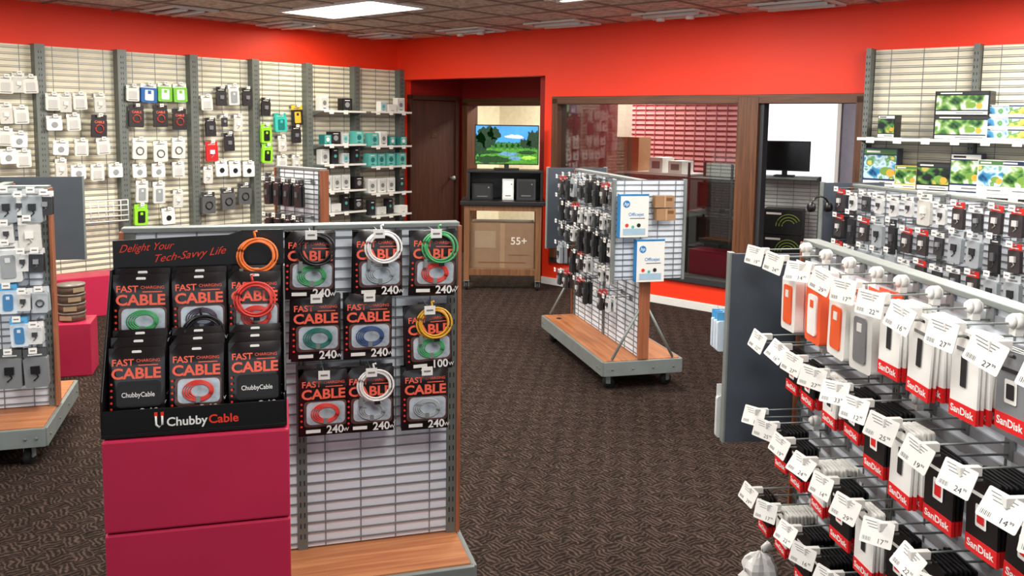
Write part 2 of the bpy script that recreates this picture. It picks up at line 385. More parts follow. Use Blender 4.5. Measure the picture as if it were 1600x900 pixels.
# ------------------------------------------------ small goods
PK={ # w,h,t, header, body, motif, motifcolour, label, object name
'w':(.12,.15,.02,(238,238,232),(225,225,218),'cable',(200,200,198),'white accessory pack hanging on a peg','accessory_pack'),
'w2':(.10,.17,.02,(238,238,232),(206,206,200),'plug',(236,236,232),'white pack with small white charger','charger_pack'),
'w3':(.13,.13,.02,(230,232,228),(240,240,238),'dot',(150,154,158),'white square pack with gray disc','accessory_pack'),
'wc':(.14,.20,.02,(238,238,232),(222,222,216),'coil',(96,98,102),'white card with a coiled gray cable','cable_pack'),
'br':(.14,.21,.02,(30,26,28),(36,30,32),'coilred',(190,70,54),'black and red cable pouch','cable_pouch'),
'bk':(.11,.19,.025,(30,30,32),(44,44,48),'plug',(120,120,125),'black blister pack accessory on a peg','blister_pack'),
'gr':(.14,.18,.03,(232,240,226),(120,196,60),'case',(235,240,235),'green and white boxed accessory','boxed_accessory'),
'bl':(.16,.18,.03,(230,236,240),(30,98,170),'case',(225,232,238),'blue and white boxed accessory','boxed_accessory'),
'te':(.15,.20,.04,(40,170,160),(60,190,176),'case',(30,120,118),'teal boxed accessory on a peg','boxed_accessory'),
'li':(.13,.20,.03,(140,220,40),(150,225,50),'case',(30,34,30),'lime green accessory box','boxed_accessory'),
'cs':(.12,.21,.02,(236,238,236),(210,214,214),'case',(150,156,160),'white phone case pack on a peg','phone_case_pack'),
'rd':(.13,.20,.02,(210,36,40),(200,36,40),'plug',(240,240,240),'red accessory pack on a peg','accessory_pack'),
'yl':(.14,.22,.02,(230,190,50),(40,40,42),'case',(220,180,60),'yellow and black accessory pack','boxed_accessory'),
'dots':(.13,.16,.02,(242,242,240),(236,236,232),'dot',(30,30,34),'white card with small black charger','charger_pack'),
'hs':(.15,.22,.04,(60,60,62),(90,92,94),'coil',(20,20,22),'clear blister pack with black headset','headset_pack'),
'gp':(.09,.17,.025,(190,198,202),(158,166,172),'plug',(40,42,46),'clear gray blister pack with small part','blister_pack'),
'rb':(.075,.14,.02,(214,44,38),(58,52,54),'plug',(210,210,210),'small red-topped accessory pack','small_part_pack'),
'bu':(.08,.15,.02,(90,170,220),(206,222,234),'case',(70,130,180),'light blue and white accessory pack','phone_case_pack'),
'cb':(.11,.20,.03,(80,82,84),(120,124,128),'plug',(14,14,16),'black power cable in a clear pack','cable_pack'),
'or':(.12,.23,.03,(240,240,236),(240,90,40),'case',(250,250,246),'orange and white phone screen protector box','screen_protector_box'),
'og':(.12,.23,.03,(232,84,44),(214,214,210),'case',(120,120,124),'phone case pack with orange edge','phone_case_pack'),
'wo':(.12,.23,.03,(244,244,240),(236,236,232),'case',(240,96,44),'white screen protector box with orange panel','screen_protector_box'),
'dc':(.06,.20,.02,(48,50,54),(36,37,40),'plug',(90,92,96),'narrow dark cable pack on a peg','cable_pack'),
'sw':(.065,.11,.015,(240,240,238),(216,218,218),'plug',(60,62,66),'small white accessory card on a peg','small_part_pack'),
'sb':(.065,.12,.015,(236,238,240),(52,54,58),'plug',(140,142,146),'small black accessory card on a peg','small_part_pack'),
'sg':(.07,.13,.015,(200,206,210),(176,184,190),'coil',(70,72,76),'small clear pack with coiled cord','small_part_pack'),
}
PM={}
def packmesh(k):
    if k in PM: return PM[k]
    w,h,t,hc,bc,mo,mc,lb,nm=PK[k]; g=MB()
    hm=C(k+'_header',hc); bm=C(k+'_body',bc); mm=C(k+'_motif',mc)
    hh=.22*h
    g.box((-w*.31,0,-hh/2),(w*.38,.003,hh),hm); g.box((w*.31,0,-hh/2),(w*.38,.003,hh),hm); g.box((0,0,-hh*.75),(w*.24,.003,hh*.5),hm); g.box((0,0,-hh*.06),(w*.24,.003,hh*.12),hm)
    g.rrect(0,-h/2-hh/2,w,h-hh,-t/2,bm,min(.012,w*.1),t)
    zc=-h/2-hh/2; f=-t/2-.001
    if mo in('coil','coilred'):
        for q in range(2): g.ring((0,f-.003-.003*q,zc),w*.27-.004*q,w*.27-.004*q,.0036*min(1,w/.12),mm,16,5)
        if mo=='coilred': g.text('CABLE',w*.22,0,f-.001,-hh-.03,SAL)
    elif mo=='case': g.rrect(0,zc,w*.55,(h-hh)*.72,f-.004,mm,.01,.005); g.box((0,f-.005,zc+(h-hh)*.2),(w*.2,.002,w*.2),bm)
    elif mo=='plug': g.box((0,f-.004,zc+h*.08),(w*.38,.012,h*.2),mm); g.tube([(0,f-.004,zc),(w*.1,f-.004,zc-.1*h),(-w*.1,f-.004,zc-h*.2)],.004*min(1,w/.1),mm,5)
    elif mo=='dot': g.disc(0,zc,w*.2,f-.006,mm,12,th=.006)
    elif mo=='cable':
        g.rrect(0,zc,w*.6,(h-hh)*.6,f-.002,mm,.01,.003); g.box((0,f-.003,zc-(h-hh)*.38),(w*.7,.001,.006),INK)
    if mo!='coilred': g.box((0,-.003,-hh*.7),(w*.6,.001,hh*.15),INK if sum(hc)>400 else PAPER)
    PM[k]=g.mesh(nm); return PM[k]
HOOKS={}
def hookmesh(l,tag=True):
    k=(round(l,3),tag)
    if k in HOOKS: return HOOKS[k]
    g=MB(); g.tube([(0,0,0),(0,-l,0),(0,-l-.008,.012)],.003,WIRE,6); g.box((0,.0,-.006),(.03,.006,.03),WIRE)
    if tag: g.tube([(0,0,.018),(0,-l-.01,.018)],.002,WIRE,5); g.box((0,-l-.013,.012),(.038,.003,.03),PAPER); g.box((0,-l-.0148,.012),(.024,.001,.006),INK)
    HOOKS[k]=g.mesh('peg_hook'); return HOOKS[k]
def hook(F,x,y,z,l,group,tag=True,rz=0):
    obj('peg_hook',hookmesh(l,tag),F.T(x,y,z,rz),label='metal peg hook on the wire grid',cat='peg hook',group=group)
def hang(F,x,z,k,n=1,l=.12,y=-.02,group='packs on pegs',center=True,gap=.034,tag=True,yawj=3):
    w,h=PK[k][0],PK[k][1]
    zt=z+h/2 if center else z
    hook(F,x,y,zt-.012,l,group+' hooks',tag)
    for i in range(n):
        yy=y-l+.025+gap*i
        obj(PK[k][8],packmesh(k),F.T(x,yy,zt)@RZ(random.uniform(-yawj,yawj))@RY(random.uniform(-3,3)),label=PK[k][7],cat=PK[k][8].replace('_',' '),group=group+', '+PK[k][8].replace('_',' '))
# left wall goods
LG=[(8,133,'w'),(28,131,'w2'),(46,134,'w'),(8,178,'w2'),(32,180,'w'),(8,215,'w'),(30,218,'w3'),(12,246,'w3'),(36,249,'w'),
(82,158,'w'),(102,160,'w2'),(124,160,'w'),(155,160,'w2'),(84,192,'w3'),(114,190,'w'),(155,197,'br'),(95,230,'w3'),(127,232,'w'),(160,230,'w'),(122,268,'w3'),(152,268,'w'),(180,266,'w3'),(95,262,'w2'),
(207,145,'w'),(232,145,'bl'),(257,145,'gr'),(280,147,'gr'),(213,183,'br'),(250,183,'br'),(280,185,'br'),(218,232,'wc'),(250,235,'wc'),(279,232,'wc'),(217,268,'w3'),(247,267,'w3'),(278,266,'w'),(222,300,'cs'),(248,300,'cs'),(278,310,'w2'),(220,334,'li'),(262,338,'dots'),
(322,160,'w'),(345,152,'bk'),(364,150,'cs'),(385,153,'bk'),(328,197,'bk'),(350,190,'sb'),(372,194,'w2'),(357,222,'bk'),(330,238,'rd'),(345,262,'dots'),(366,262,'dots'),(388,264,'dots'),(325,315,'hs'),(355,312,'hs'),(382,302,'hs'),(325,274,'w2'),
(415,165,'bk'),(437,190,'te'),(463,180,'yl'),(462,212,'bk'),(415,208,'li'),(417,238,'li'),(440,225,'w2'),(440,255,'w'),(462,252,'w2'),(425,285,'hs')]
for px,py,k in LG:
    x,z=LW.at(px,py+random.uniform(-2,2),-.15); 
    hang(LW,x,z,k,1,.14,-.04,'goods on the tall wall panels')
def boxmesh(w,h,d,base,face,motif=None,key=None):
    g=MB(); g.box((0,0,h/2),(w,d,h),base); g.rrect(0,h*.52,w*.86,h*.8,-d/2-.001,face,min(w,h)*.08)
    g.box((0,-d/2-.002,h*.85),(w*.5,.001,h*.06),PAPER); g.box((0,-d/2-.002,h*.15),(w*.35,.001,h*.05),INKD)
    if motif: g.disc(0,h*.5,min(w,h)*.24,-d/2-.003,motif,16)
    return g.mesh('product_box')
def shelf(F,x0,x1,z,d,y,label='white wire wall shelf with price strip'):
    r=obj('wall_shelf',None,F.T((x0+x1)/2,y,z),label=label,cat='shelf',group='wall shelves')
    w=x1-x0
    obj('shelf_board',MB().box((0,-d/2,-.008),(w,d,.014),GRAYM),None,r,bev=.002)
    g=MB().box((0,-d-.003,-.008),(w,.006,.022),WHITE)
    n=int(w/.2)
    for i in range(n): g.box((-w/2+.1+i*.2,-d-.007,-.016),(.06,.002,.045),PAPER)
    obj('price_strip',g,None,r)
    for s in (-1,1):
        obj('bracket',MB().add([(s*w/2-.004,0,-.015),(s*w/2-.004,-d*.9,-.015),(s*w/2-.004,0,-.08),(s*w/2+.004,0,-.015),(s*w/2+.004,-d*.9,-.015),(s*w/2+.004,0,-.08)],[(0,1,2),(5,4,3),(0,3,4,1),(1,4,5,2),(2,5,3,0)],POST),None,r)
TEAL=C('teal',(90,180,172)); TEALD=C('teal_dark',(30,120,120)); LTG=C('light_gray_box',(205,208,206))
BXS=[(boxmesh(.13,.15,.1,TEAL,C('teal_face',(110,195,186)),TEALD),'teal speaker box on a wall shelf'),(boxmesh(.10,.11,.1,TEALD,TEAL,PAPER),'small dark teal box on a wall shelf'),(boxmesh(.11,.17,.09,PAPER,LTG,INK),'white earbud box on a wall shelf'),(boxmesh(.13,.14,.1,BLACK,DARK,C('silver',(150,152,155))),'black camera box on a wall shelf'),(boxmesh(.09,.12,.08,PAPER,C('skyface',(170,205,215)),TEAL),'small white and teal box on a wall shelf'),(boxmesh(.08,.18,.08,DARK,INKD,TEAL),'tall dark gadget box on a wall shelf'),(boxmesh(.14,.09,.1,PAPER,WHITE),'flat white accessory box on a wall shelf')]
def put(F,me,x,z,y,label,group,rz=0):
    return obj('product_box',me,F.T(x,y,z,rz),label=label,cat='product box',group=group,bev=.001)
for yy,pool in ((172,(2,3,4,6)),(226,(0,1,0,3,4,2)),(258,(0,1,0,2,3,4,5,6)),(300,(2,3,5,6,2)),(335,(3,5,6,2))):
    xa,z=LW.at(488,yy,-.3); xb,z2=LW.at(585,yy+2,-.3)
    shelf(LW,-1.36,-.77,z,.28,-.045)
    shelf(LW,-.69,-.06,z2,.28,-.045)
    for x in (-1.28,-1.13,-.98,-.83,-.61,-.46,-.31,-.15):
        if yy==172 and x in(-.83,-.61,-1.13): continue
        me,lb=BXS[random.choice(pool)]
        put(LW,me,x,z if x<-.7 else z2,-.045-.17+random.uniform(-.02,.04),lb,'boxes on the wall shelves',random.uniform(-6,6))
# G3 goods
for px,py,k in [(8,322,'gp'),(30,320,'sw'),(50,322,'gp'),(70,318,'sb'),(8,364,'sw'),(44,366,'w2'),(10,410,'cs'),(34,408,'sw'),(56,408,'sb'),(12,468,'bu'),(36,470,'sw'),(62,470,'sg'),(28,520,'bu'),(54,522,'sw'),(15,578,'cb'),(54,576,'cb')]:
    x,z=G3.at(px,py,-.16); hang(G3,x,z,k,2,.14,-.03,'goods on the deep gondola')
# G7 goods
for c in range(4):
    for r in range(3):
        hang(G7,-.19+.12*c,1.20-.27*r,random.choice(['dc','dc','gp']),2,.16,-.03,'packs on the short gondola')
# G2 goods
for r,z in enumerate((1.27,1.09,.91,.73,.55)):
    for c in range(8):
        if (r==4 and c%3==2) or (r==3 and c in(1,5)): continue
        hang(G2,-.56+.155*c,z+random.uniform(-.015,.015),random.choice(['dc','sb','gp','rb','sw','dc','dc','sb']) ,2,.18,-.03,'packs on the free-standing gondola')
E2=Frame(*(G2.M@Vector((.67+.075,0,0))).xy,14.5)
HPB=C('azure',(20,130,200)); 
def paperbox():
    g=MB(); g.box((0,0,0),(.19,.05,.27),PAPER); g.box((-.096,0,0),(.003,.051,.272),HPB)
    f=-.0255
    g.box((0,f,.132),(.19,.001,.012),HPB); g.disc(-.055,.075,.023,f-.001,HPB,24); g.text('hp',.032,-.055,f-.002,.066,PAPER,shear=.25)
    g.text('Officejet',.03,.012,f-.001,.0,HPB,bold=.004); g.box((.02,f-.001,-.015),(.10,.001,.005),INK)
    g.disc(-.05,-.06,.012,f-.001,ORRED,14); g.disc(-.01,-.07,.010,f-.001,TEAL,14); g.disc(.03,-.06,.013,f-.001,INKD,14); g.box((0,f-.001,-.10),(.15,.001,.04),C('sky_strip',(170,200,220)))
    return g
HM=paperbox().mesh('paper_box')
for px,py in ((990,337),(1015,407)):
    x,z=E2.at(px,py,-.06); 
    obj('paper_box',HM,E2.T(x,-.05,z),label='white and blue printer paper box on the end panel',cat='paper box',group='paper boxes on the end panel',bev=.002)
g=MB().box((0,0,0),(.13,.05,.075),KRAFT); g.box((0,-.026,0),(.012,.001,.075),C('tape',(196,160,120))); g.box((.03,-.026,.015),(.04,.001,.02),C('kraft_print',(120,84,52))); KM=g.mesh('kraft_box')
for px,py in ((1038,315),(1040,335)):
    x,z=E2.at(px,py,-.06); obj('kraft_box',KM,E2.T(x,-.045,z),label='small brown cardboard box on the end panel',cat='cardboard box',group='kraft boxes on the end panel',bev=.002)
# ------------------------------------------------ cable pouches
HAZE=mat('haze_print',(92,62,58),.35,var=.45,scale=30)
def pouch(win='coil',watt='240'):
    g=MB(); w,h,t=.17,.235,.013; n=8; vs=[];fs=[]
    for j in range(n+1):
        for i in range(n+1):
            u=2*i/n-1; v=2*j/n-1
            vs.append((u*w/2,-t*(1-u**6)*(1-v**6),-h/2+v*h/2))
    for j in range(n):
        for i in range(n):
            a=j*(n+1)+i; fs.append((a,a+1,a+n+2,a+n+1))
    g.add(vs,fs,POUCH,None,True); g.box((0,.001,-h/2),(w,.002,h),POUCH)
    f=-t-.0012
    g.rrect(0,-.013,.03,.009,-.006,PAPER,.004)
    g.text('FAST',.030,-.040,f,-.056,SAL,bold=.02,width=.066); g.text('CHARGING',.014,.036,f,-.046,SAL,bold=.0); 
    g.box((.036,f,-.056),(.06,.001,.003),SAL)
    g.text('CABLE',.048,.0,f,-.098,SAL,bold=.03,width=.150)
    for q in range(5): g.disc(-.075,-.115-.020*q,.004,f,ORRED,8); 
    if win=='coil':
        g.rrect(.006,-.152,.146,.092,f-.0002,HAZE,.012); g.rrect(.008,-.150,.132,.080,f-.0006,CLEAR,.016)
    elif win=='box':
        g.rrect(.008,-.150,.135,.084,f-.0004,BLACK,.012); g.box((.006,f-.001,-.15),(.115,.001,.062),INKD)
        g.text('ChubbyCable',.022,.006,f-.003,-.158,PAPER,width=.10)
    g.text(watt,.040,.040,f-.0015,-.224,PAPER,bold=.022); g.text('W',.018,.078,f-.0015,-.221,PAPER,bold=.01)
    g.box((-.035,f,-.214),(.05,.001,.012),PAPER)
    return g.mesh('cable_pouch')
PO={'coil':pouch('coil'),'box':pouch('box'),'c100':pouch('coil','100')}
CO={'green':(80,170,110),'dgreen':(40,120,108),'black':(30,30,34),'orange':(245,130,60),'red':(226,70,62),'white':(240,240,238),'blue':(60,86,136),'yellow':(225,170,50),'purple':(80,68,84),'silver':(172,180,186)}
for k,v in CO.items(): C('cord_'+k,v)
COILS={}
def coil(c,big=False):
    k=(c,big)
    if k in COILS: return COILS[k]
    g=MB(); mt=MATS['colour_cord_'+c]
    if big:
        for q in range(4):
            r=.058-.005*(q%3); g.ring((.003*q,-.026-.004*q,-.070+.001*q),r,r*.93,.0036,mt,28,6,tilt=.004)
        g.tube([(.0,-.03,-.015),(-.004,-.035,.01),(.006,-.035,.012)],.004,mt,6); g.box((-.045,-.032,-.125),(.012,.008,.03),GRAYM); g.box((.01,-.044,-.128),(.02,.004,.012),BLACK)
    else:
        for q in range(4):
            r=.034-.004*q; g.ring((.006+.002*q,-.017,-.150),r*1.4,r,.0026,mt,22,6,tilt=.001)
        g.box((.006,-.019,-.178),(.014,.006,.02),GRAYM)
    COILS[k]=g.mesh('cable_coil'); return COILS[k]
def put_pouch(F,x,y,z,kind,c,big,group,tilt=0,s=1,lab=None,rz=2):
    lb=lab or ('black fast charging cable pouch with '+c+' cord')
    r=obj('cable_pouch',PO[kind],F.T(x,y,z)@RX(tilt)@RZ(random.uniform(-rz,rz))@RY(random.uniform(-rz,rz))@Matrix.Scale(s,4),label=lb,cat='cable package',group=group)
    if c and kind!='box': obj('cable_coil',coil(c),None,r,label=c+' cord coil')
    if big: obj('sample_cable',coil(big,True),T(.012,0,.012),r,label='thick '+big+' sample cord')
    return r
for px,py,kd,c,big in [(485,362,'coil','green','black'),(590,360,'coil','silver','white'),(678,360,'coil','red','green'),(493,460,'coil','dgreen',None),(575,458,'coil','blue',None),(668,478,'c100','green','yellow'),(505,578,'coil','red',None),(578,574,'coil','silver','white'),(664,572,'coil','silver',None)]:
    x,z=G1.at(px,py,-.13)
    hook(G1,x,-.02,z-.018,.14,'pegs on the cable gondola')
    for q in range(2):
        put_pouch(G1,x,-.13+.03*q,z,kd,c,big if q==0 else None,'cable pouches on the gondola',s=.98)
# ------------------------------------------------ red boxes and counter display
pL=on_z(158,690,.892); pR=on_z(452,668,.892)
yaw=math.degrees(math.atan2(pR.y-pL.y,pR.x-pL.x)); wB=(pR-pL).length
RBF=Frame(pL.x,pL.y,yaw)
dB=.28
for z0,hB in ((0,.365),(.365,.267),(.632,.260)):
    g=MB(); g.box((wB/2,dB/2,hB/2-.001),(wB,dB,hB-.004),REDBOX)
    obj('display_riser',g,RBF.T(0,0,z0),label='crimson laminated box stacked as a display riser',cat='display box',group='stacked red boxes',bev=.006)
wD=.475; DF=Frame(*(RBF.M@Vector((wB/2-.005,.02,0))).xy,yaw,z=.893)
r=obj('counter_display',None,DF.M,label='black cardboard counter display full of charging cable pouches',cat='counter display')
BKC=mat('black_card',(14,14,16),.35,var=.1)
g=MB(); g.box((0,.115,.005),(wD,.25,.01),BKC); g.box((0,.003,.036),(wD,.006,.072),BKC)
for s in (-1,1):
    x=s*wD/2; g.add([(x-.003,0,0),(x-.003,.24,0),(x-.003,.24,.42),(x-.003,.20,.42),(x-.003,0,.10),(x+.003,0,0),(x+.003,.24,0),(x+.003,.24,.42),(x+.003,.20,.42),(x+.003,0,.10)],[(0,1,2,3,4),(9,8,7,6,5),(0,5,6,1),(1,6,7,2),(2,7,8,3),(3,8,9,4),(4,9,5,0)],BKC)
obj('tray',g,None,r,bev=.001)
g2=MB(); f=-.0015
g2.text('Chubby',.034,-.075,f,.022,PAPER,'l',bold=.02,width=.105); g2.text('Cable',.034,.033,f,.022,ORRED,'l',bold=.02,width=.078)
g2.tube([(-.102,f,.052),(-.102,f,.028),(-.094,f,.020),(-.086,f,.028),(-.086,f,.052)],.003,PAPER,6); g2.box((-.102,f,.056),(.008,.003,.012),ORRED); g2.box((-.086,f,.056),(.008,.003,.012),ORRED)
obj('front_logo',g2,None,r)
obj('shelf_step',MB().box((0,.085,.035),(wD-.01,.006,.06),BKC),None,r)
obj('shelf_step',MB().box((0,.165,.12),(wD-.01,.006,.22),BKC),None,r)
g=MB(); g.poly([(-wD/2,.02),(wD/2,.02),(wD/2,.525),(.12,.525),(.08,.512),(-.05,.508),(-wD/2,.500)],.236,BKC,.006)
g.text('Delight Your',.032,-.145,.2345,.470,ORRED,shear=.55,bold=-.004,rot=.06,width=.15); g.text('Tech-Savvy Life',.032,-.025,.2345,.446,ORRED,shear=.55,bold=-.004,rot=.11,width=.20)
obj('header_card',g,None,r)
cols=(-.155,0,.155)
grp='cable pouches in the counter display'
for q,(yb,zt) in enumerate(((.215,.422),(.18,.410))):
    for x,c in zip(cols,('green','purple','red')):
        put_pouch(DF,x,yb,zt,'coil',c,None,grp,tilt=-4,s=.87,rz=1)
for q,(yb,zt) in enumerate(((.135,.262),(.105,.247),(.07,.226))):
    for x,c,k in zip(cols,('black','red','black'),('box','coil','box')):
        put_pouch(DF,x,yb,zt,k,c,None,grp,tilt=-8,s=.84,rz=1,lab=None if k=='coil' else 'black fast charging cable pouch with printed window')
for x,z,c,y in ((.158,.515,'orange',.235),(.150,.395,'red',.175),(.008,.305,'black',.165)):
    obj('cable_coil',coil(c,True),DF.T(x,y,z)@Matrix.Scale(.92,4),label='thick '+c+' sample cord coil on the counter display',cat='cable')

# ------------------------------------------------ G4 memory-card pegs
def sdpack(body,w=.095,h=.155,band=True,motif='card'):
    g=MB(); t=.006; g.rrect(0,-h/2,w,h,-t/2,body,.006,t); f=-t/2-.0008
    g.rrect(0,-.01,.024,.007,f,DARK,.003)
    if band:
        g.box((0,f,-h+.018),(w,.001,.036),SDRED); g.text('SanDisk',.023,0,f-.001,-h+.011,PAPER,bold=.025,width=w*.86)
        g.box((0,0,-h+.018),(w+.001,t+.0005,.036),SDRED)
    if motif=='card':
        g.rrect(0,-h*.5,.04,.05,f-.001,PAPER,.004); g.rrect(0,-h*.5,.026,.032,f-.002,SDRED if body==BLACK else INKD,.003); g.box((0,f-.001,-h*.24),(w*.7,.001,.008),PAPER if body==BLACK else INKD)
    else:
        g.rrect(0,-h*.45,.022,.07,f-.002,INKD,.003); g.box((0,f-.001,-h*.2),(w*.6,.001,.008),INK)
    return g.mesh('memory_card_pack')
SD={'b':(sdpack(BLACK,.115,.18),'black and red memory card pack'),'wt':(sdpack(PAPER,.10,.20,motif='usb'),'white and red flash drive pack'),'g':(sdpack(C('card_gray',(130,134,138)),.10,.17),'gray and red memory card pack'),'bs':(sdpack(BLACK,.09,.145),'small black and red memory card pack'),'ws':(sdpack(PAPER,.09,.155,motif='card'),'small white and red memory card pack')}
TAGS={}
def tagmesh(p,cents):
    k=(p,cents)
    if k in TAGS: return TAGS[k]
    g=MB(); w,h=.080,.066; g.rrect(0,0,w,h,-.001,PAPER,.004,.002); f=-.0016
    g.text(p,.018,.020,f,-.026,INKD,'r',bold=-.004); g.text(cents,.009,.022,f,-.018,INKD,'l',bold=-.004)
    for q in range(3): g.box((-.006,f,.024-.007*q),(.054-.01*q,.0004,.0015),INK)
    for q in range(7): g.box((-.033+.0032*q,f,-.021),(.0010 if q%2 else .0005,.0004,.010),INKD)
    TAGS[k]=g.mesh('price_tag'); return TAGS[k]
def g4hook(l):
    k=('g4',l)
    if k in HOOKS: return HOOKS[k]
    g=MB(); g.tube([(0,0,0),(0,-l,0)],.003,GRAYM,6); g.tube([(0,0,.03),(0,-l-.005,.026)],.0026,GRAYM,6); g.box((0,.002,.012),(.03,.008,.05),WIRE)
    g.box((0,-l+.005,.022),(.016,.05,.020),WHITE); HOOKS[k]=g.mesh('peg_hook'); return HOOKS[k]
kn=MB()
for a,b,ra,rb in ((-.024,-.014,.011,.018),(-.014,.006,.018,.019),(.006,.016,.019,.010)): kn.tube([(0,a,0),(0,b,0)],ra,WHITE,14,r2=rb)
kn.box((0,-.003,-.02),(.022,.02,.024),WHITE); KN=kn.mesh('security_cap')
prices=[('19','99'),('24','99'),('14','99'),('29','99'),('17','99'),('22','99'),('16','99'),('27','99'),('27','99'),('33','99'),('12','99'),('25','99')]
rows=[(1.285,['','wo','or','wo','og','wt','wt','wt','g','b','b','b','b']),
      (.985,['','bs','bs','ws','bs','b','wt','b','b','b','wt','b','b']),
      (.70,['','bs','bs','ws','b','wt','b','b','b','b','b','b','b']),
      (.42,['bs','ws','b','b','bs','b','wt','b','b','b','b','b','b'])]
for ri,(z,ks) in enumerate(rows):
    sp=.163 if ri==0 else .148
    for i,k in enumerate(ks):
        x=-.90+sp*i+(.03*(ri%2))+random.uniform(-.012,.012); l=.20+random.uniform(-.015,.01)
        if x>1.0: continue
        r=obj('peg_hook',None,G4.T(x,-.024,z),label='scanner peg hook with white price tag',cat='peg hook',group='scanner hooks on the memory card gondola')
        obj('hook_rod',g4hook(l),None,r)
        if ri==0 or i%4==1: obj('security_cap',KN,T(0,-.04,.033),r)
        p=prices[(i+ri*5)%12]
        obj('price_tag',tagmesh(*p),T(0,-l-.022,.005)@RZ(34+random.uniform(-16,14))@RX(-16+random.uniform(-12,10))@RY(random.uniform(0,20)),r)
        if not k: continue
        n=3 if k in('or','og','wo') else random.choice((3,5,7,9))
        for q in range(n):
            y=-.024-l+.05+.034*q if k in('or','og','wo') else -.024-l+.040+.0125*q
            if k in('or','og','wo'):
                obj(PK[k][8],packmesh(k),G4.T(x,y,z+.006)@RZ(random.uniform(-2,2))@RY(random.uniform(-3,3)),label=PK[k][7],cat='phone accessory box',group='phone accessory boxes on the memory card gondola')
            else:
                obj('memory_card_pack',SD[k][0],G4.T(x,y,z+.008)@RZ(random.uniform(-2,2))@RY(random.uniform(-4,4)),label=SD[k][1],cat='memory card pack',group='memory card packs on pegs')
for z,k,n,yy in ((1.04,'bu',3,-.275),(.76,'cs',1,-.245)):
    hook(G4,-1.075,yy,z-.012,.14,'hooks on the end panel',False,-90)
    for q in range(n):
        obj(PK[k][8],packmesh(k),G4.T(-1.11-.03*q,yy,z,-90+random.uniform(-4,4)),label=PK[k][7],cat='phone case pack',group='phone case packs on the end panel')
bp_=on_z(1186,925,0); g=MB(); vs=[];fs=[]; rnd=random.Random(5); n1,n2=10,20
for j in range(n1+1):
    ph=pi*j/n1
    for i in range(n2):
        th=2*pi*i/n2; rr=.065*(1+.22*rnd.uniform(-1,1)+.12*math.sin(5*th)); vs.append((rr*math.sin(ph)*math.cos(th),rr*.8*math.sin(ph)*math.sin(th),.075+.075*math.cos(ph)*(1+.1*rnd.uniform(0,1)) ))
for j in range(n1):
    for i in range(n2): fs.append((j*n2+i,(j+1)*n2+i,(j+1)*n2+(i+1)%n2,j*n2+(i+1)%n2))
g.add(vs,fs,mat('bag_film',(215,215,213),.3,var=.03)); g.tube([(0,0,.13),(.01,0,.165),(.035,.01,.175)],.010,MATS['bag_film'],6,r2=.018)
obj('plastic_bag',g,T(bp_.x,bp_.y,.006),label='crumpled white plastic bag on the carpet',cat='bag')
# ------------------------------------------------ G6 goods
for r,z in enumerate((1.30,1.13,.96,.79)):
    for c in range(18):
        k=random.choice([['rb','rb','sw','w2','sb'],['rb','gp','sb','dc'],['rb','gp','sw','dc','sb'],['gr','sb','sw','bk']][r]); hang(G6,-1.08+.124*c,z+random.uniform(-.01,.01),k,1,.17,-.03,'packs on the long gondola',tag=True)
g=MB(); g.tube([(.06*math.cos(a*pi/10),0,.06*math.sin(a*pi/10)) for a in range(11)],.007,BLACK,8)
for s in(-1,1): g.tube([(s*.06-.012*s,0,-.01),(s*.06+.014*s,0,-.01)],.03,BLACK,16)
px=Frame(*(G6.M@Vector((-1.17,0,0))).xy,14.5); x,z=px.at(1284,322,-.04)
obj('headphones',g,px.T(x,-.02,z),label='black over-ear headphones hung on the slate end panel',cat='headphones')
# ------------------------------------------------ right wall shelves with boxes
P_leaf=picmat('leafy_print',[(18,40,22),(50,100,46),(120,160,80),(214,224,204),(170,196,214)],11)
P_sky=picmat('sea_print',[(20,64,110),(60,134,176),(190,216,230),(80,140,80),(210,190,100)],10)
P_dark=picmat('night_print',[(14,16,20),(24,36,28),(70,120,56),(180,170,80)],12)
def printbox(w,h,pic,band,title):
    g=MB(); g.box((0,0,h/2),(w,.14,h),band); f=-.0712
    g.box((0,f,h*.52),(w*.94,.001,h*.60),pic); g.box((0,f,h*.91),(w*.94,.001,h*.12),title); g.box((-w*.2,f-.001,h*.91),(w*.4,.001,h*.05),INKD if title==PAPER else PAPER)
    g.box((0,f,h*.1),(w*.94,.001,h*.14),PAPER); g.box((w*.15,f-.001,h*.1),(w*.5,.001,h*.04),INK)
    g.disc(w*.18,h*.42,min(w,h)*.17,f-.001,C('fruit_green',(110,150,60)),14,rz=min(w,h)*.13); g.disc(w*.32,h*.38,min(w,h)*.12,f-.002,C('fruit_gold',(214,160,60)),14)
    return g
YLW=C('lemon',(210,190,80)); NAVY=C('navy',(28,44,84)); GRN=C('leaf_green',(74,124,64))
for zz in (218,300):
    _,z=BW.at(1480,zz,-.36); shelf(BW,5.84,7.36,z,.32,-.06,'gray wall shelf with price strip on the grid panels')
    items=[(1383,22,36,P_dark,BLACK,PAPER),(1499,64,36,P_leaf,BLACK,DARK),(1573,48,17,P_sky,PAPER,NAVY)] if zz==218 else [(1371,44,62,P_sky,NAVY,GRN),(1413,28,36,P_leaf,YLW,GRN),(1455,40,42,P_dark,BLACK,DARK),(1505,36,58,P_leaf,NAVY,PAPER),(1545,30,50,P_sky,PAPER,GRN),(1587,40,50,P_leaf,PAPER,NAVY)]
    for px_,w_,h_,pic,band,title in items:
        x,_=BW.at(px_,zz,-.28); s=6.6/1350; w=w_*s/.84; h=h_*s
        for q in range((3 if px_==1573 else 2) if zz==218 and px_>1400 else 1):
            obj('product_box',printbox(w,h,pic,band,title),BW.T(x,-.2,z+q*(h+.002),random.uniform(-2,2)),label='product box with colourful printed picture on the wall shelf',cat='product box',group='printed boxes on the wall shelf',bev=.002)
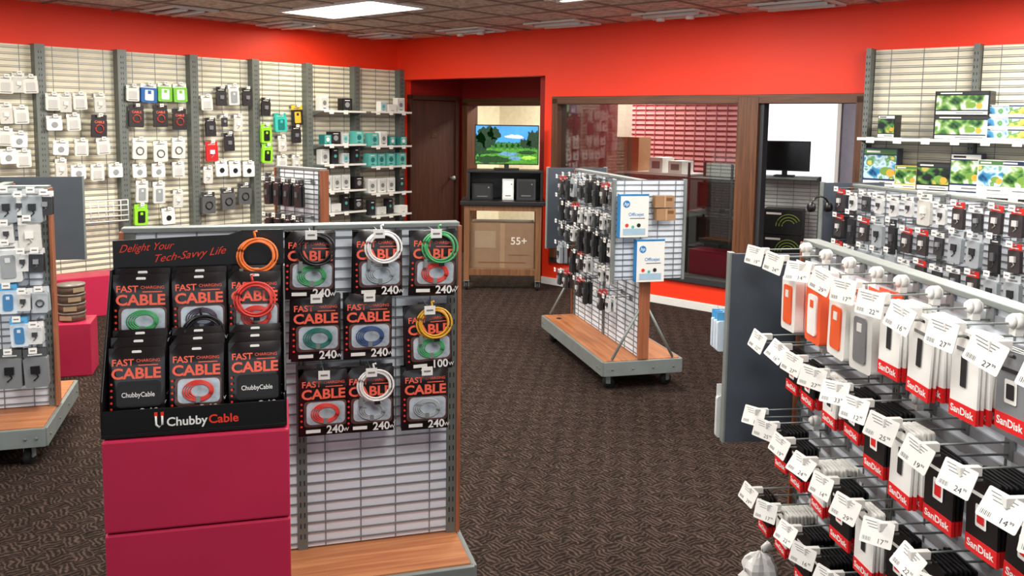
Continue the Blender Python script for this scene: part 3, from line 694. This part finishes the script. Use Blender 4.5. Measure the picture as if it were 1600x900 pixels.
for c in range(8): hang(BW,5.98+.17*c,1.12,random.choice(['w','rb','gp']),1,.2,-.05,'packs below the wall shelf')

# ------------------------------------------------ work table, box, television
TFr=Frame(-.095,9.12,0)
t=obj('work_table',None,TFr.M,label='oak work table with black top on casters',cat='table')
tw,td,th=.80,.50,.93
obj('tabletop',MB().box((0,0,th-.02),(tw+.08,td+.06,.04),BLACK),None,t,bev=.004)
for sx in(-1,1):
    for sy in(-1,1):
        obj('leg',MB().box((sx*(tw/2-.03),sy*(td/2-.03),.10+(th-.14)/2),(.06,.06,th-.14),TABLEW),None,t,bev=.004)
        obj('caster',CAST,T(sx*(tw/2-.03),sy*(td/2-.03),0),t)
obj('apron',MB().box((0,-td/2+.02,th-.07),(tw-.1,.03,.06),TABLEW),None,t,bev=.003)
obj('stretcher',MB().box((0,-td/2+.02,.19),(tw-.1,.03,.07),TABLEW),None,t,bev=.003)
obj('lower_shelf',MB().box((0,0,.215),(tw-.1,td-.1,.02),TABLEW),None,t,bev=.003)
for s in(-1,1): obj('stretcher',MB().box((s*(tw/2-.03),0,.17),(.03,td-.1,.1),TABLEW),None,t,bev=.003)
g=MB(); g.box((0,0,.235),(.66,.36,.47),CARTON); g.box((0,-.181,.235),(.05,.001,.47),C('tape2',(146,120,92))); 
g.box((-.18,-.1815,.30),(.22,.001,.18),C('label_tan',(144,124,100))); g.text('55+',.11,.17,-.182,.25,C('print_white',(214,206,192)),bold=.014); g.box((.17,-.182,.14),(.2,.001,.012),C('kraft_print',(0,0,0)))
g.box((.0,-.182,.06),(.5,.001,.012),C('kraft_print',(0,0,0)))
obj('television_carton',g,TFr.T(0,-.01,.226),label='brown television carton on the lower table shelf',cat='cardboard box',bev=.004)
r=obj('monitor_riser',None,TFr.T(.02,.05,th),label='black desktop riser shelf holding a television',cat='desk riser')
obj('riser_top',MB().box((0,0,.30),(.80,.34,.025),BLACK),None,r,bev=.003)
for s in(-1,1): obj('side_panel',MB().box((s*.38,0,.145),(.025,.32,.29),BLACK),None,r,bev=.002)
obj('back_panel',MB().box((0,.15,.145),(.74,.012,.29),DARK),None,r)
for x,w,h,mt,lb in ((-.24,.22,.17,BLACK,'small black desktop device under the riser'),(.03,.12,.22,LTG,'light gray device box under the riser'),(.22,.2,.22,DARK,'dark gray device under the riser')):
    g=MB().box((0,0,h/2),(w,.12,h),mt); g.rrect(0,h/2,w*.8,h*.8,-.062,INKD if mt!=LTG else PAPER,.01); g.box((0,-.063,h*.2),(w*.5,.002,h*.05),POST); g.disc(w*.3,h*.75,.008,-.064,GRAYM,10,th=.002)
    obj('desktop_device',g,TFr.T(.02+x,-.0,th+.001),label=lb,cat='electronic device',bev=.003)
def tv(F,x,y,z,w,h,label,screen):
    r=obj('television',None,F.T(x,y,z),label=label,cat='television')
    zb=.05
    obj('bezel',MB().box((0,.02,zb+h/2),(w,.035,h),BLACK),None,r,bev=.004)
    obj('stand',MB().box((0,.02,.03),(.05,.03,.07),BLACK).box((0,.01,.006),(w*.4,.16,.012),BLACK),None,r,bev=.003)
    obj('screen',screen(w-.024,h-.024,zb+h/2),None,r)
def E(n,rgb,s=.55,sc_=40,v=.35): return mat('screen_'+n,rgb,.3,emis=s,var=v,scale=sc_)
def landscape(w,h,zc):
    g=MB(); f=.0015
    g.box((0,f+.0005,zc),(w,.001,h),E('sky',(60,140,220),.7,6,.2))
    rnd=random.Random(3)
    def blob(cx,cz,rx,rz,mt,y): g.poly([(max(-w/2,min(w/2,cx+rx*(1+.28*rnd.uniform(-1,1))*math.cos(a*pi/14))),max(zc-h/2,min(zc+h/2,cz+rz*(1+.28*rnd.uniform(-1,1))*math.sin(a*pi/14)))) for a in range(28)],y,mt)
    blob(w*.12,zc+h*.22,w*.14,h*.05,E('cloud',(225,238,250),.7),-.0002)
    g.box((0,-.0004,zc-h*.27),(w,.0006,h*.46),E('grass',(66,136,36)))
    for i in range(12): blob(-w*.5+w*i/11,zc-h*.02,w*.07,h*.09,E('far_tree',(46,104,40)),-.0008)
    for cx,cz,rx,rz in ((-.34,.22,.16,.26),(-.44,.0,.1,.34),(-.2,.3,.1,.16),(.43,.14,.12,.24),(.30,.04,.09,.12)): blob(w*cx,zc+h*cz,w*rx,h*rz,E('tree',(14,50,20),.4,60,.6),-.0012)
    for cx,cz,rx,rz in ((.02,-.24,.16,.05),(.14,-.36,.10,.06)): blob(w*cx,zc+h*cz,w*rx,h*rz,E('water',(90,140,170)),-.0014)
    for cx,cz,rx,rz in ((-.25,-.40,.3,.10),(.34,-.2,.16,.05),(-.3,-.2,.18,.05)): blob(w*cx,zc+h*cz,w*rx,h*rz,E('shade',(20,62,18),.4,50,.5),-.0016)
    blob(w*.35,zc-h*.34,w*.12,h*.05,E('light_grass',(150,200,70)),-.0016)
    return g
def blankscreen(w,h,zc): return MB().box((0,.001,zc),(w,.002,h),mat('screen_off',(14,17,22),.15))
tv(TFr,.03,.05,th+.315,.68,.42,'flat television showing a green park landscape',landscape)
# ------------------------------------------------ things in the back room
x,z=BW.at(1225,275,.9)
K=Frame(*(BW.M@Vector((x,.95,0))).xy,-25)
r=obj('low_display_rack',None,K.M,label='gray slatted low rack holding a small television',cat='display rack')
obj('grid',gpanel(.62,1.2,LTG),T(0,0,.05),r)
for zz in (1.25,.45,.1): obj('rack_shelf',MB().box((0,-.15,zz),(.64,.34,.02),GRAYM),None,r,bev=.002)
for s in(-1,1): obj('side_post',MB().box((s*.32,-.0,.63),(.02,.03,1.26),POST).box((s*.32,-.15,.04),(.02,.34,.08),POST),None,r)
tv(K,0,-.15,1.262,.46,.29,'small black television switched off on a rack shelf',blankscreen)
LG2=C('yellow_green',(160,190,70))
g=MB(); g.box((0,0,.12),(.36,.26,.24),BLACK)
for q in range(3): g.tube([((.06+.028*q)*math.cos(a*pi/12)+.06,-.132,(.06+.028*q)*math.sin(a*pi/12)+.08) for a in range(2,13)],.004,LG2,5)
g.box((-.08,-.131,.2),(.14,.001,.02),PAPER); BX=g.mesh('product_carton')
for i in range(2): obj('product_carton',BX,K.T(.02,-.16,.462+.245*i),label='black carton printed with green arcs on the rack shelf',cat='product box',group='black cartons on the low rack',bev=.002)
x,_=BW.at(1117,300,.7)
K2=Frame(*(BW.M@Vector((x,.75,0))).xy,-41.4)
r=obj('equipment_rack',None,K2.M,label='dark open rack with monitors behind the window',cat='rack')
for zz in (.5,.86,1.2): obj('rack_shelf',MB().box((0,0,zz),(.5,.35,.02),DARK),None,r)
obj('back_panel',gpanel(.48,1.3,LTG),T(0,.17,.05),r)
for s in(-1,1):
    for q in(-1,1): obj('rack_post',MB().box((s*.24,q*.16,.68),(.02,.02,1.36),DARK),None,r)
for zz in (.511,.871): 
    obj('monitor',MB().box((0,0,.16),(.40,.04,.26),BLACK).box((0,-.021,.16),(.37,.002,.23),mat('screen_off')).box((0,0,.015),(.16,.12,.03),BLACK),K2.T(0,-.03,zz),label='black monitor stored on the equipment rack',cat='monitor',group='monitors on the rack')
x,_=BW.at(1112,410,.30)
obj('display_riser',MB().box((0,0,.27),(.40,.24,.54),REDBOX),BW.T(x,.33,0),label='crimson box standing behind the window',cat='display box',bev=.004)
x0,z=BW.at(890,262,1.6); x1,_=BW.at(1090,250,1.6)
K3=Frame(*(BW.M@Vector(((x0+x1)/2,1.6,0))).xy,-41.4)
W=x1-x0
r=obj('back_room_shelf_unit',None,K3.M,label='white shelf unit with kraft boxes behind the window',cat='shelf unit')
obj('shelf_board',MB().box((0,0,z),(W,.4,.03),WHITE),None,r); obj('shelf_board',MB().box((0,0,.5),(W,.4,.03),WHITE),None,r); obj('back_panel',gpanel(W,z,LTG),T(0,.19,0),r)
for s in(-1,1): obj('side_post',MB().box((s*W/2,0,z/2),(.03,.4,z),POST),None,r)
for px_,w,h,mt in ((922,.36,.24,KRAFT),(985,.36,.40,KRAFT),(1032,.18,.17,PAPER),(1062,.18,.14,PAPER)):
    x,_=K3.at(px_,250,-.05)
    g=MB().box((0,0,h/2),(w,.26,h),mt); g.box((0,-.131,h/2),(.04,.001,h) if mt==KRAFT else (w*.6,.001,h*.5),C('tape3',(205,176,138)) if mt==KRAFT else INK)
    obj('storage_box',g,K3.T(x,-.02,z+.016),label='brown cardboard storage box on the shelf' if mt==KRAFT else 'white product box on the shelf',cat='box',bev=.003)
# ------------------------------------------------ left side floor things
def cube(px_,py_,w,d,h,yaw_,label,zb=0):
    p=on_z(px_,py_,zb); g=MB().box((0,0,h/2),(w,d,h),REDBOX)
    obj('display_riser',g,T(p.x,p.y,zb)@RZ(yaw_),label=label,cat='display box',bev=.006)
cube(116,580,.27,.27,.36,17,'crimson cube riser standing on the carpet')
p=on_z(116,580,0)
for i in range(4):
    g=MB(); g.tube([(0,0,0),(0,0,.05)],.085,C('brown_tin',(92,72,56)),20); g.tube([(0,0,.05),(0,0,.062)],.09,C('gray_lid',(120,112,104)),20); g.box((0,-.086,.028),(.08,.004,.03),C('tin_label',(170,150,120)))
    obj('round_tin',g,T(p.x,p.y,.361+.063*i)@RZ(20*i),label='round brown tin stacked on the crimson cube',cat='tin',group='stacked tins')
cube(128,492,.85,.3,.36,40,'long crimson bench riser against the wall panels')
xa,za=LW.at(118,350,-.2); xb,zb=LW.at(200,312,-.2)
g=MB()
for q in range(5): g.tube([(xa,-.2,za+(zb-za)*q/4),(xb,-.2,za+(zb-za)*q/4)],.007,WHITE,5)
for q in range(8): x=xa+(xb-xa)*q/7; g.tube([(x,-.2,zb),(x,-.2,za),(x,-.04,za)],.006,WHITE,5)
obj('wire_basket',g,LW.M,label='empty white wire basket on the wall panel',cat='wire basket')
# ------------------------------------------------ ceiling fixtures
def troffer(x,y,lit,w=.6,d=1.2,label=''):
    r=obj('ceiling_light',None,BW.T(x,y,H-.012),label=label,cat='ceiling light')
    g=MB()
    for s in(-1,1): g.box((s*w/2,0,0),(.03,d+.03,.02),WHITE); g.box((0,s*d/2,0),(w+.03,.03,.02),WHITE)
    obj('light_frame',g,None,r)
    obj('light_diffuser',MB().box((0,0,.001),(w-.02,d-.02,.006),mat('lit_diffuser',(255,252,245),.5,emis=5,var=.01) if lit else WHITE),None,r)
def ceil_local(px_,py_):
    p=on_z(px_,py_,H); q=BW.I@p; return q.x,q.y
x,y=ceil_local(548,13); troffer(x,y,True,1.3,.62,'lit rectangular white ceiling light panel')
for px_,py_,rz in ((280,15,0),(455,37,0),(594,54,0),(735,46,1),(878,35,0),(1055,20,1),(1245,5,0),(905,-10,0)):
    x,y=ceil_local(px_,py_); g=MB(); w,d=.62,.42
    g.box((0,0,.006),(w,d,.008),DARK)
    for s in(-1,1): g.box((s*w/2,0,0),(.025,d+.02,.02),WHITE); g.box((0,s*d/2,0),(w,.025,.02),WHITE)
    for q in range(2): g.tube([(-w/2+.03,-.08+.16*q,-.006),(w/2-.03,-.08+.16*q,-.006)],.022,WHITE,8)
    if rz:
        for q in(-.15,.15): g.tube([(q,0,-.002),(q,0,-.05)],.04,WHITE,12)
    obj('ceiling_vent',g,BW.T(x,y,H-.016),label='slotted ceiling fixture with two white spot heads' if rz else 'unlit slotted ceiling fixture with white frame',cat='ceiling fixture',group='ceiling fixtures')
# ------------------------------------------------ lights
def area(x,y,z,sx,sy,e,col=(1,.95,.88),rot=None):
    l=bpy.data.lights.new('ceiling_fill_lamp','AREA'); l.shape='RECTANGLE'; l.size=sx; l.size_y=sy; l.energy=e; l.color=col
    o=bpy.data.objects.new('ceiling_fill_lamp',l); COL.objects.link(o); o.matrix_world=T(x,y,z)@(rot or RZ(-41)); return o
for x,y,e in ((-1.6,7.2,100),(.8,6.6,85),(-1.0,3.6,65),(1.4,3.4,65),(3.2,5.0,85),(0.3,1.2,55),(-2.8,2.0,65)):  # area lamps under the ceiling, most added out of view without a fixture
    area(x,y,H-.03,1.2,.6,e)
area(-3.2,5.6,H-.03,1.2,.6,100,(1,.93,.78))
p=LW.M@Vector((-1.6,-1.0,0)); area(p.x,p.y,H-.03,1.2,.3,26,(1,.92,.72))
p=BW.M@Vector((3.4,1.9,0)); area(p.x,p.y,H-.05,1.2,.6,48,(1,.98,.95))  # added unseen lamp that brightens the room behind the window
p=BW.M@Vector((.9,2.6,0)); area(p.x,p.y,H-.05,1.2,.6,170,(1,.95,.8))  # added unseen lamp that lifts the cream wall beyond the alcove
w=bpy.data.worlds.new('world'); sc.world=w; w.use_nodes=True
b=w.node_tree.nodes['Background']; b.inputs[0].default_value=(.9,.95,1,1); b.inputs[1].default_value=1.45
